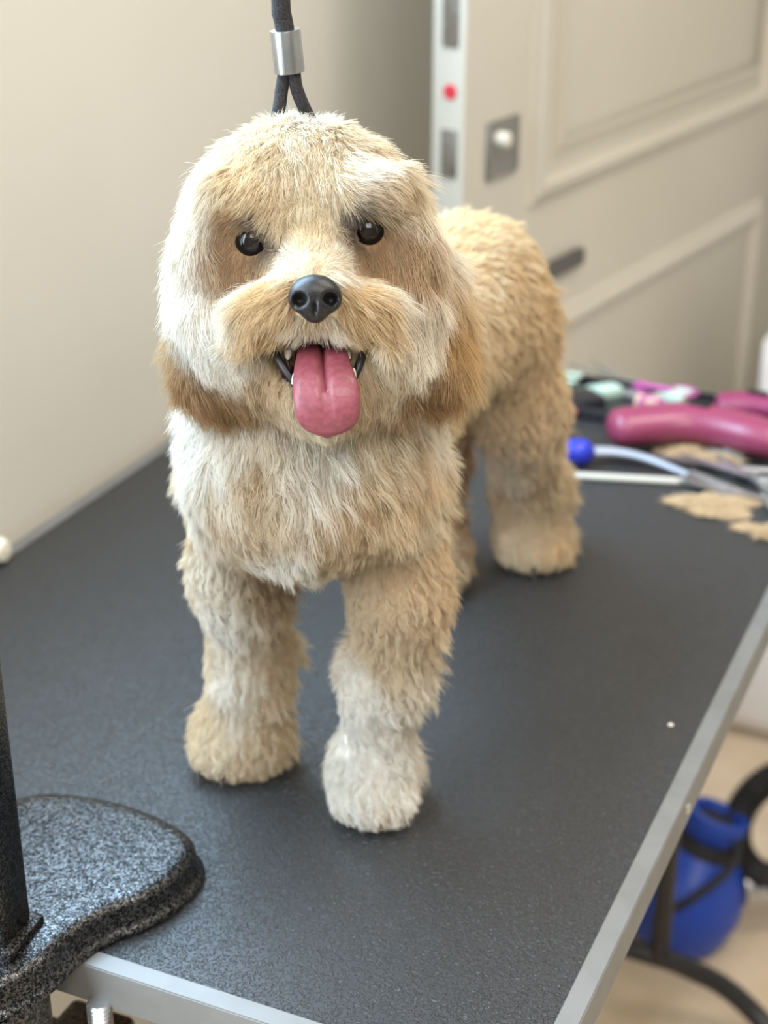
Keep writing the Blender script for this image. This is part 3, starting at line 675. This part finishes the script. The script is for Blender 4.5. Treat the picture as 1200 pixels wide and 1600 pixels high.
# ---- colour and combing given by soft zones: (u, v, depth, radius px, value)
WH, WC, CR, AP, TN, BR, DK = (.88, .86, .82), (.86, .80, .70), (.82, .72, .55), (.74, .58, .37), (.66, .50, .31), (.46, .28, .12), (.07, .045, .03)
hz = HZ
MZ, EB = (.67, .48, .25), (.38, .21, .07)
COL = [
 (480,200,hz,45,WH),(400,240,hz,55,CR),(560,225,hz,50,CR),(330,290,hz,55,WC),(285,360,hz,50,WC),(630,280,hz,55,CR),(655,360,hz,50,WC),
 (420,290,.85,45,(.72,.56,.35)),(470,270,.85,50,CR),(560,262,.85,30,WC),(600,320,.85,35,(.66,.52,.34)),(500,300,.85,40,CR),
 (330,360,.87,42,WC),(310,450,.87,45,WH),(330,530,.87,45,WH),(285,440,.9,35,WC),
 (368,348,.85,26,BR),(352,385,.85,30,BR),(348,420,.85,26,(.52,.34,.17)),(345,395,.87,26,(.52,.34,.17)),(405,350,.85,16,DK),(425,375,.85,12,(.22,.12,.07)),(392,374,.85,19,DK),
 (360,385,.86,30,(.34, .19, .08)),(345,410,.865,28,(.44, .27, .12)),(605,383,.86,27,(.34, .19, .08)),(630,405,.865,28,(.44, .27, .12)),(418,362,.85,14,(.10,.06,.035)),(405,345,.85,14,(.2,.11,.05)),(548,348,.85,14,(.10,.06,.035)),(552,335,.85,18,DK),(598,338,.85,24,(.36,.22,.10)),(620,385,.85,28,BR),(640,420,.86,30,(.52,.34,.17)),(612,400,.85,26,(.44, .27, .12)),(635,425,.855,22,(.52,.34,.17)),(636,390,.87,26,(.5,.32,.15)),(575,360,.85,19,DK),(545,355,.85,12,(.22,.12,.07)),
 (488,340,.84,22,(.80,.68,.48)),(480,375,.84,28,(.76,.63,.42)),(500,410,.83,24,(.74,.62,.44)),(450,400,.84,18,WC),(540,400,.84,20,WC),
 (425,425,.84,22,WC),(570,425,.84,22,CR),
 (440,460,.83,22,MZ),(415,485,.84,24,MZ),(430,512,.84,24,MZ),(552,462,.83,22,MZ),(582,485,.84,24,MZ),(566,512,.84,24,MZ),(610,520,.85,26,CR),
 (375,470,.85,28,WC),(400,450,.845,20,WC),(600,455,.845,20,WC),(370,500,.845,24,WH),(622,500,.845,24,WC),(368,520,.85,30,WH),(352,500,.855,24,WH),(385,545,.85,22,WC),(625,520,.85,28,WC),(470,425,.83,18,WC),(520,425,.83,18,WC),(345,560,.87,28,WC),(465,515,.83,14,WC),(515,515,.83,14,WC),
 (640,470,.87,34,WC),(650,540,.87,36,WC),(615,590,.87,34,CR),(600,560,.86,28,CR),
 (420,600,.87,40,(.62,.47,.30)),(570,610,.87,40,(.62,.47,.30)),(500,640,.87,40,CR),(440,640,.87,25,CR),
 (300,590,.9,42,BR),(345,615,.9,32,(.50,.32,.14)),(285,530,.91,26,(.56,.40,.22)),(270,470,.92,25,TN),(290,600,.885,34,EB),(325,608,.88,30,EB),(355,622,.88,24,EB),(318,625,.89,30,EB),(268,575,.895,26,(.56,.38,.2)),
 (690,520,.91,42,(.60,.38,.15)),(680,605,.91,42,EB),(655,600,.9,24,EB),(715,570,.91,34,(.62,.42,.19)),(700,470,.92,28,AP),
 (320,700,.93,60,WH),(370,680,.93,40,WC),(480,700,.92,50,WC),(500,740,.92,40,WH),(400,745,.92,30,(.66,.51,.32)),(520,700,.915,30,WH),(480,770,.915,30,WC),(350,800,.93,26,(.70,.55,.36)),(440,800,.93,26,(.66,.51,.32)),(470,850,.94,30,WH),(290,740,.95,34,WH),(300,660,.95,34,WH),(340,780,.93,50,WC),(400,810,.93,46,(.66,.53,.36)),
 (450,845,.94,42,WH),(410,860,.94,30,WH),(560,780,.92,55,(.72,.56,.36)),(600,700,.92,50,CR),(640,760,.94,60,(.78,.62,.42)),(540,850,.94,45,(.66,.52,.34)),(520,900,.95,30,CR),(600,880,.94,30,WC),
 (670,800,.97,45,CR),(670,650,.97,50,WC),(660,900,.98,50,(.76,.60,.40)),
 (290,820,.97,40,WH),(310,920,1.0,50,WC),(340,1000,1.02,55,WH),(350,1090,1.05,45,WH),(420,930,1.0,55,(.62,.48,.31)),(440,1020,1.03,55,(.66,.53,.36)),(440,1110,1.06,45,(.68,.55,.38)),
 (380,1080,1.05,32,WC),(370,1150,1.07,30,WH),(330,1180,1.08,35,(.74,.64,.48)),(420,1190,1.08,50,(.68,.56,.39)),(310,1225,1.09,18,WH),
 (560,960,1.0,45,(.70,.58,.42)),(640,960,1.0,60,(.74,.59,.40)),(620,1030,1.02,45,(.70,.57,.39)),(555,1060,1.02,35,WH),(560,1130,1.04,50,WH),(650,1060,1.03,30,WC),(630,1130,1.05,30,WC),
 (580,1200,1.05,60,WH),(590,1150,1.04,40,WH),(545,1180,1.05,40,WH),(620,1215,1.05,36,WH),(570,1090,1.03,30,WH),(540,1260,1.05,40,WH),(620,1270,1.05,30,WC),(600,1295,1.05,16,(.6,.48,.36)),
 (720,350,1.2,90,(.80,.63,.40)),(800,420,1.2,90,(.76,.59,.36)),(850,520,1.2,70,(.74,.57,.35)),(760,500,1.2,80,(.76,.61,.41)),(820,600,1.25,70,(.78,.61,.39)),(870,640,1.25,50,(.72,.57,.39)),
 (790,720,1.3,55,(.80,.68,.52)),(850,720,1.3,45,(.82,.66,.45)),(800,800,1.3,50,(.80,.70,.55)),(880,800,1.32,35,(.80,.60,.35)),(810,870,1.35,45,(.82,.70,.52)),(880,870,1.35,35,(.84,.66,.42)),  # hind leg: coat colour lightened in place of more fill light
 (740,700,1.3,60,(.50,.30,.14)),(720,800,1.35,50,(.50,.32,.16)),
]
COL += [z for z in COL if z[4] in (BR, DK, EB, (.34, .19, .08), (.44, .27, .12), (.10, .06, .035), (.52, .33, .15))] * 2
# combing direction in the picture plane plus towards the viewer (right, down, front), hair length (m), stand-off
COMB = [
 (478,195,hz,70,(0,.2,.5),.010,.6),(400,220,hz,60,(-.5,.6,.2),.010,.5),(560,220,hz,60,(.5,.6,.2),.010,.5),(470,260,.85,60,(0,.8,.2),.013,.35),
 (330,280,hz,60,(-.6,.7,.1),.017,.4),(290,370,hz,60,(-.15,1,.1),.020,.3),(630,280,hz,60,(.6,.7,.1),.017,.4),(665,370,hz,60,(.15,1,.1),.020,.3),
 (400,300,.85,40,(-.5,.35,.5),.012,.45),(560,272,.85,30,(.9,.05,.4),.012,.3),(610,310,.85,30,(.8,.8,.3),.014,.35),
 (310,470,.87,60,(0,1,.1),.022,.25),(330,550,.87,50,(.1,1,.1),.014,.25),(650,470,.87,50,(.1,1,.1),.020,.25),(640,560,.87,50,(-.1,1,.1),.015,.25),
 (360,380,.85,26,(-.5,.9,.1),.007,.2),(392,374,.85,24,(-.3,.6,.1),.004,.2),(620,370,.85,30,(.5,.9,.1),.007,.2),(575,360,.85,24,(.3,.6,.1),.004,.2),(410,400,.84,18,(-.6,.8,.1),.006,.2),(545,390,.84,16,(.6,.8,.1),.006,.2),
 (480,340,.84,24,(-.05,-1,.35),.011,.35),(500,400,.84,22,(.1,-1,.2),.007,.25),(455,380,.84,16,(-.6,-.6,.2),.007,.3),(525,385,.84,16,(.6,-.6,.2),.007,.3),
 (492,430,.83,16,(0,-.8,.1),.004,.15),(440,425,.83,24,(-1,.2,.1),.012,.3),(545,420,.83,24,(1,.2,.1),.012,.3),
 (425,460,.83,28,(-.9,.8,.1),.016,.25),(565,462,.83,28,(.9,.8,.1),.016,.25),(385,500,.84,34,(-.8,1,.15),.024,.3),(605,500,.84,34,(.7,1,.15),.023,.3),
 (455,505,.83,20,(-.35,1,.05),.012,.2),(530,505,.83,20,(.35,1,.05),.012,.2),(492,515,.83,14,(0,1,.05),.0075,.15),
 (420,600,.87,40,(-.1,1,.1),.012,.25),(570,600,.87,40,(.1,1,.1),.012,.25),(500,640,.87,35,(0,1,.1),.012,.25),
 (300,590,.9,50,(.1,1,0),.019,.2),(690,560,.91,60,(.0,1,0),.022,.2),
 (340,720,.93,70,(-.1,1,.1),.017,.35),(480,740,.92,70,(.05,1,.15),.019,.35),(620,740,.93,70,(.15,1,.1),.018,.35),(420,850,.94,50,(.25,1,.1),.012,.35),(560,860,.94,50,(-.05,1,.1),.009,.3),
 (340,950,1.0,60,(-.1,1,0),.0105,.4),(430,950,1.0,50,(.15,1,0),.011,.4),(370,1080,1.04,60,(-.1,1,0),.010,.4),(440,1080,1.04,50,(.15,1,0),.0105,.4),
 (580,980,1.0,60,(-.1,1,0),.011,.4),(660,980,1.0,50,(.1,1,0),.011,.4),(580,1110,1.04,60,(0,1,0),.010,.4),
 (350,1190,1.08,50,(-.25,.8,.4),.010,.5),(420,1190,1.08,40,(.2,.8,.4),.010,.5),(580,1240,1.05,55,(0,.8,.5),.011,.5),
 (740,380,1.2,90,(.4,.3,-.5),.012,.5),(830,460,1.2,90,(.3,.8,-.3),.012,.5),(800,620,1.25,80,(0,1,0),.011,.5),(830,760,1.3,70,(0,1,0),.010,.5),(830,870,1.35,60,(0,.8,.4),.010,.45),
]
def zone(pts, Z, base, basew=.02, dsc=.7):
    """soft blend of the zone values at pts"""
    acc = np.tile(np.array(base, float) * basew, (len(pts), 1)); ws = np.full(len(pts), basew)
    for z in Z:
        c = W(z[0], z[1], z[2]); r = z[3] * z[2] / F
        d = pts - c; dd = d @ BK_
        q = (np.sum(d * d, 1) - dd * dd + (dd * dsc) ** 2) / (r * r)
        w_ = np.exp(-1.5 * q); val = z[4] if len(z) == 5 else (*z[4], z[5], z[6])
        acc += w_[:, None] * np.array(val)[None]
        ws += w_
    return acc / ws[:, None]
def fur_colour(P_): return zone(P_, COL, (.70, .56, .37))

dog = empty('dog', ((H(475, 400)[0] + RUMP[0]) / 2, 1.03, TZ))
tag(dog, 'small curly cream and apricot dog standing on the grooming table with its tongue out', 'dog')
DI = Matrix.Translation(-dog.location)
def dg(o, par=None): o.parent = par or dog; o.matrix_parent_inverse = DI if not par else Matrix.Identity(4); return o

body_me = np_mesh('body', V, Q)
sm = bmesh.new(); sm.from_mesh(body_me)
bmesh.ops.smooth_vert(sm, verts=sm.verts, factor=.5, use_axis_x=True, use_axis_y=True, use_axis_z=True)
bmesh.ops.recalc_face_normals(sm, faces=sm.faces)
bvh = BVHTree.FromBMesh(sm)
sm.to_mesh(body_me); sm.free()
V = np.array([v.co for v in body_me.vertices])
N = np.array([v.normal for v in body_me.vertices])
def hit(u, v):
    d = Vector(W(u, v, 1.0) - EYE).normalized(); r = bvh.ray_cast(Vector(EYE), d)
    return np.array(r[0]) if r[0] else None
mc = H(497, 563, .05)
def in_mouth(P_):
    d = (P_ - mc); l = np.stack([d @ X_ / (61 * S), d @ UP_ / (42 * S), d @ BK_ / .046], 1); return np.sum(l * l, 1) < 1.18
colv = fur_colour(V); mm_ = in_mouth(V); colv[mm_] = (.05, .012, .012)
ca = body_me.color_attributes.new('coat', 'FLOAT_COLOR', 'POINT')
ca.data.foreach_set('color', np.hstack([colv, np.ones((len(V), 1))]).astype(np.float32).ravel())
skin_m = new_mat('coat_under_fur', (.6, .5, .35), .8); a = nd(skin_m, 'ShaderNodeAttribute'); a.attribute_name = 'coat'
skin_m.node_tree.links.new(a.outputs['Color'], skin_m.node_tree.nodes['Principled BSDF'].inputs['Base Color'])
dg(link_mesh('body', body_me, skin_m, None, True))

# ---- eyes
eye_m = new_mat('dark_wet_eye', (.008, .006, .005), .10, spec=.3)
iris_m = new_mat('brown_iris', (.010, .006, .004), .08)
lid_m = new_mat('black_eyelid', (.006, .005, .005), .9, spec=.1)
EYES = []
for (u, v) in ((393, 375), (574, 359)):
    h_ = hit(u, v); z = zc_of(h_) - .0015
    c = W(u, v, z + .0062); EYES.append((W(u, v, z), .0))
    dr_ = EYE - c; dr_ /= np.linalg.norm(dr_)
    e = dg(lathe('eye', [(.0094 * math.sin(q), -.0094 * math.cos(q)) for q in np.linspace(.08, math.pi - .08, 20)], c, eye_m, None, dr_, 32))
    ii = dg(lathe('iris', [(.0050, 0), (.0045, .0004), (.001, .0010)], c + dr_ * .0088, iris_m, None, dr_, 24)); ii.parent = e; ii.matrix_parent_inverse = Matrix.Identity(4)
    rimp = [W(u + 24 * math.cos(q), v + (19 if math.sin(q) < 0 else 20) * math.sin(q), z + .0022 - .0012 * abs(math.sin(q))) for q in np.linspace(0, 2 * math.pi, 25)]
    dg(tube('eyelid', rimp, (.0007), lid_m, None, 8))
# ---- nose
hn = hit(492, 462); nzc = zc_of(hn); NS = nzc / F
def nell(u, v, d, r, k=.004, **kw): nf.ell(W(u, v, nzc - d), (r[0] * NS, r[1] * NS, r[2]), k=k, **kw)
nf = Field(hn - .03, hn + .03, .0008)
nell(492, 456, .0035, (37, 27, .0095)); nell(470, 468, .004, (19, 20, .008)); nell(515, 468, .004, (19, 20, .008)); nell(492, 482, .002, (22, 23, .0085))
nell(467, 467, .0120, (12, 10.5, .009), .002, sub=True); nell(517, 466, .0120, (12, 10.5, .009), .002, sub=True)
nell(458, 478, .011, (9, 4, .005), .002, sub=True); nell(526, 477, .011, (9, 4, .005), .002, sub=True)
nell(492, 490, .0115, (2.6, 20, .004), .002, sub=True)
nv, nq = nf.mesh(); nme = np_mesh('nose', nv, nq)
nose_m = noise_mat('black_leathery_nose', (.006, .0055, .006), (.014, .013, .013), 500, rough=.42, bump=.35, dist=.0005, bscale=1100)
bb = bmesh.new(); bb.from_mesh(nme); bmesh.ops.recalc_face_normals(bb, faces=bb.faces); bmesh.ops.smooth_vert(bb, verts=bb.verts, factor=.5, use_axis_x=True, use_axis_y=True, use_axis_z=True); bb.to_mesh(nme); bb.free()
dg(link_mesh('nose', nme, nose_m, None, True))
# ---- tongue: a grooved strap coming out over the lower lip
tpath = spline([H(503, 532, .018), H(503, 548, .042), H(505, 572, .058), H(509, 605, .066), H(512, 640, .066), H(512, 665, .062), H(511, 682, .057)], 40)
_a = np.concatenate([[0], np.cumsum(np.linalg.norm(np.diff(tpath, axis=0), axis=1))]); _a /= _a[-1]; tt = np.linspace(0, 1, 40); tpath = np.stack([np.interp(tt, _a, tpath[:, k]) for k in range(3)], 1)
tw = np.interp(tt, [0, .2, .35, .5, .62, .72, .80, .86, .91, .95, .98, 1], [35, 35, 36, 41, 46.5, 48.5, 48, 46, 41, 33, 23, 11]) * S
tth = np.interp(tt, [0, .8, .95, 1], [.0045, .0040, .0028, .0012])
bm = bmesh.new(); rings = []; SEG = 36
for i in range(40):
    t = tpath[min(i + 1, 39)] - tpath[max(i - 1, 0)]; t /= np.linalg.norm(t)
    nrm = np.cross(X_, t); nrm /= np.linalg.norm(nrm)
    if nrm @ BK_ < 0 and nrm @ UP_ < 0: nrm = -nrm
    if i and nrm @ last < 0: nrm = -nrm
    last = nrm; row = []
    for k in range(SEG):
        q = 2 * math.pi * k / SEG; x = math.cos(q); y = math.sin(q)
        dep = .0048 * math.exp(-(x / .09) ** 2) * (1 if y > 0 else 0) * np.interp(tt[i], [0, .5, .75, .88], [1, 1, .5, 0])
        cup = .0028 * x * x * np.interp(tt[i], [0, .3, 1], [1, .7, -.5])
        row.append(bm.verts.new(tpath[i] + X_ * x * tw[i] + nrm * (np.sign(y) * abs(y) ** .8 * tth[i] - dep + cup)))
    rings.append(row)
for r0, r1 in zip(rings, rings[1:]):
    for k in range(SEG): bm.faces.new((r0[k], r0[(k + 1) % SEG], r1[(k + 1) % SEG], r1[k]))
bm.faces.new(rings[0]); bm.faces.new(rings[-1][::-1])
tong_m = noise_mat('wet_pink_tongue', (.22, .048, .066), (.27, .065, .085), 300, rough=.5, bump=.25, dist=.0004, bscale=1500, coat=.15)
tb_ = tong_m.node_tree.nodes['Principled BSDF']; tb_.inputs['Subsurface Weight'].default_value = .15; tb_.inputs['Subsurface Radius'].default_value = (.006, .002, .002); tb_.inputs['Subsurface Scale'].default_value = .5
dg(auto(bm_obj('tongue', bm, tong_m), 80))
# ---- lips and teeth
lip_m = new_mat('black_wet_lip', (.008, .006, .007), .42)
for pts in ([(424, 538, .048), (432, 556, .052), (446, 578, .054), (464, 602, .054), (482, 618, .050)], [(569, 540, .046), (566, 556, .050), (560, 574, .053), (552, 594, .053), (540, 612, .050)]):
    dg(tube('lip', spline([H(*p) for p in pts], 16), [.0010 + .0014 * math.sin(math.pi * min(1, .15 + i / 16)) for i in range(16)], lip_m, None, 10))
tooth_m = new_mat('ivory_tooth', (.82, .78, .68), .25)
for (u, v, d, r, h_, dirv) in ((460, 600, .058, .0016, .0062, (0, 1)), (553, 590, .057, .0014, .0052, (0, 1)), (450, 548, .046, .0020, .005, (0, -1)), (468, 566, .050, .0014, .004, (0, 1)), (545, 560, .048, .0013, .004, (0, 1))):
    dg(lathe('tooth', [(r, 0), (r * .95, h_ * .4), (r * .6, h_ * .8), (r * .1, h_)], H(u, v, d), tooth_m, None, tuple(UP_ * dirv[1] + BK_ * .2), 10))
# ---- claws
claw_m = new_mat('dark_claw', (.03, .022, .018), .4)
for (u0, v0) in ((308, 1232), (345, 1240), (420, 1228), (545, 1300), (582, 1310), (620, 1304), (800, 903), (835, 912), (872, 905)):
    p = on_z(u0, v0, TZ + .004)
    dg(tube('claw', [p + np.array([0, .020, .006]), p + np.array([0, .013, .004]), p + np.array([0, .007, .000])], [.0022, .0018, .0006], claw_m, None, 8))

rng = np.random.default_rng(21)
# ---- fur: every strand a curve rooted on the body
tri = np.vstack([Q[:, [0, 1, 2]], Q[:, [0, 2, 3]]])
a_, b2, c_ = V[tri[:, 0]], V[tri[:, 1]], V[tri[:, 2]]
ar = .5 * np.linalg.norm(np.cross(b2 - a_, c_ - a_), axis=1); cen3 = (a_ + b2 + c_) / 3
fn = N[tri].mean(1); fn /= np.linalg.norm(fn, axis=1)[:, None] + 1e-9
headw = np.exp(-np.sum((cen3 - H(485, 420, .02)) ** 2, 1) / .075 ** 2)
tocam = EYE - cen3; tocam /= np.linalg.norm(tocam, axis=1)[:, None]
face = np.clip((np.sum(fn * tocam, 1) + .35) * 2.5, .3, 1)
NSTR = int(FURN)
dens = ar * (1 + 1.6 * headw) * face
dens[(cen3[:, 2] < TZ + .002)] = 0
pick = rng.choice(len(tri), NSTR, p=dens / dens.sum())
r1, r2 = rng.random(NSTR), rng.random(NSTR); fl = r1 + r2 > 1; r1[fl] = 1 - r1[fl]; r2[fl] = 1 - r2[fl]
R_ = a_[pick] + (b2 - a_)[pick] * r1[:, None] + (c_ - a_)[pick] * r2[:, None]
NN = N[tri[pick, 0]] * (1 - r1 - r2)[:, None] + N[tri[pick, 1]] * r1[:, None] + N[tri[pick, 2]] * r2[:, None]
NN /= np.linalg.norm(NN, axis=1)[:, None]
keep = ~in_mouth(R_)
for (ec, _) in EYES:
    d = R_ - ec; dz = d @ BK_; dxy = np.sqrt(np.maximum(np.sum(d * d, 1) - dz * dz, 0)); keep &= ~((dxy < .0080) & (abs(dz) < .03))
d = R_ - hn; keep &= ~((abs(d @ X_) < 30 * S) & (abs(d @ UP_ ) < 25 * S) & (abs(d @ BK_) < .02))
R_, NN = R_[keep], NN[keep]; n_ = len(R_)
cz = zone(R_, COMB, (0, .9, -.35, .012, .5), .01)
comb_ = cz[:, 0:1] * X_ - cz[:, 1:2] * UP_ + cz[:, 2:3] * BK_
Ln, lift = cz[:, 3], cz[:, 4]
comb_ -= NN * np.sum(comb_ * NN, 1)[:, None] * .85
comb_ /= np.linalg.norm(comb_, axis=1)[:, None] + 1e-6
# clumps
def nearest(G, Pq):
    kd = KDTree(len(G))
    for i, g in enumerate(G): kd.insert(g, i)
    kd.balance(); return np.array([kd.find(p)[1] for p in Pq])
isH = np.exp(-np.sum((R_ - H(485, 420, .02)) ** 2, 1) / .085 ** 2)
ng = n_ // 18; gi = rng.choice(n_, ng, replace=False)
ci = gi[nearest(R_[gi], R_)]
nb = max(60, n_ // 700); gb = rng.choice(n_, nb, replace=False); cb_ = nearest(R_[gb], R_)
gdir = rng.normal(size=(n_, 3)); bdir = rng.normal(size=(nb, 3))
body_w = (1 - isH)[:, None]
comb2 = comb_ + gdir[ci] * (.05 + .19 * body_w) + bdir[cb_] * (.05 + .16 * body_w) + rng.normal(size=(n_, 3)) * (.12 + .04 * body_w)
comb2 /= np.linalg.norm(comb2, axis=1)[:, None]
Ln = Ln * (.8 + .4 * rng.random(n_)) * (1 + .18 * gdir[ci, 0] * np.clip(body_w[:, 0], .3, 1))
near_floor = np.clip((R_[:, 2] - TZ) / .02, .25, 1); Ln = Ln * near_floor
K = 7; ts = np.linspace(0, 1, K)
ph = rng.random(n_)[ci] * 6.28; side = np.cross(NN, comb2)
wav = (.0003 + .0011 * (1 - isH)); fr = 5 + 4 * rng.random(n_)[ci]
def curve(t):
    return R_ + Ln[:, None] * (NN * (lift * (t - .45 * t * t))[:, None] + comb2 * ((1 - .35 * lift) * (.75 * t + .25 * t * t))[:, None] - ZD * (.10 * t * t)) \
        + side * (wav * t * np.sin(fr * t + ph))[:, None] + NN * (wav * t * np.cos(fr * t + ph))[:, None] * .5
Pts = np.stack([curve(t) for t in ts], 1)
G = Pts[ci]
legz = np.clip((1.02 - R_[:, 2]) / .05, 0, 1); cw = (.40 - .26 * isH - .14 * legz + .15 * rng.normal(size=n_)).clip(0, .9)[:, None, None] * (ts ** 1.1)[None, :, None]
Pts = Pts * (1 - cw) + (G) * cw
lowz = Pts[..., 2] < TZ + .0006; Pts[..., 2][lowz] = TZ + .0006
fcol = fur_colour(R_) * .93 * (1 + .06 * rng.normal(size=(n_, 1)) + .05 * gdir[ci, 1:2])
fcol = np.clip(fcol * np.array([1.0, .985, .94]), 0.01, .92)
fur_m = bpy.data.materials.new('dog_fur'); fur_m.use_nodes = True; T = fur_m.node_tree; T.nodes.clear()
at = nd(fur_m, 'ShaderNodeAttribute'); at.attribute_name = 'strand'; df = nd(fur_m, 'ShaderNodeBsdfDiffuse'); tr = nd(fur_m, 'ShaderNodeBsdfTranslucent')
gl = nd(fur_m, 'ShaderNodeBsdfHair'); gl.component = 'Reflection'; gl.inputs['Color'].default_value = (.8, .78, .74, 1); gl.inputs['RoughnessU'].default_value = .35; gl.inputs['RoughnessV'].default_value = .6
m1 = nd(fur_m, 'ShaderNodeMixShader'); m1.inputs[0].default_value = .26; m2 = nd(fur_m, 'ShaderNodeMixShader'); m2.inputs[0].default_value = .10; ou = nd(fur_m, 'ShaderNodeOutputMaterial')
T.links.new(at.outputs['Color'], df.inputs['Color']); T.links.new(at.outputs['Color'], tr.inputs['Color'])
T.links.new(df.outputs[0], m1.inputs[1]); T.links.new(tr.outputs[0], m1.inputs[2]); T.links.new(m1.outputs[0], m2.inputs[1]); T.links.new(gl.outputs[0], m2.inputs[2]); T.links.new(m2.outputs[0], ou.inputs['Surface'])
def fur_obj(name, sel):
    hc_ = bpy.data.hair_curves.new(name); P_ = Pts[sel].astype(np.float32); m = len(P_)
    hc_.add_curves([K] * m); hc_.position_data.foreach_set('vector', P_.reshape(-1))
    ra = hc_.attributes.new('radius', 'FLOAT', 'POINT')
    rr_ = (.00016 * np.interp(ts, [0, .5, 1], [1, .9, .25]))[None] * (.8 + .4 * rng.random((m, 1))) * FURR
    ra.data.foreach_set('value', rr_.astype(np.float32).ravel())
    at_ = hc_.attributes.new('strand', 'FLOAT_COLOR', 'CURVE')
    at_.data.foreach_set('color', np.hstack([fcol[sel], np.ones((m, 1))]).astype(np.float32).ravel())
    hc_.materials.append(fur_m)
    o = bpy.data.objects.new(name, hc_); C.objects.link(o); dg(o); return o
dl = np.linalg.norm((R_ - H(318, 600, -.002)) / np.array([1, 1, 1]), axis=1); drr = np.linalg.norm(R_ - H(690, 560, -.012), axis=1)
eL = ((R_ - H(300, 580, .012)) @ BK_ < 0) & (dl < .026); eR = ((R_ - H(690, 560, .006)) @ BK_ < 0.004) & (drr < .034) & ((R_ - H(652, 500)) @ X_ > 0)
head = (R_[:, 2] > H(480, 655, 0)[2] + .0) & (((R_ - H(480, 400, -.075)) @ BK_) > 0) & ~eL & ~eR
fur_obj('ear_fur', eL)['label'] = 'golden brown ear hair'; fur_obj('ear_fur', eR)['label'] = 'golden brown ear hair'
fur_obj('head_fur', head); fur_obj('body_fur', ~(head | eL | eR))
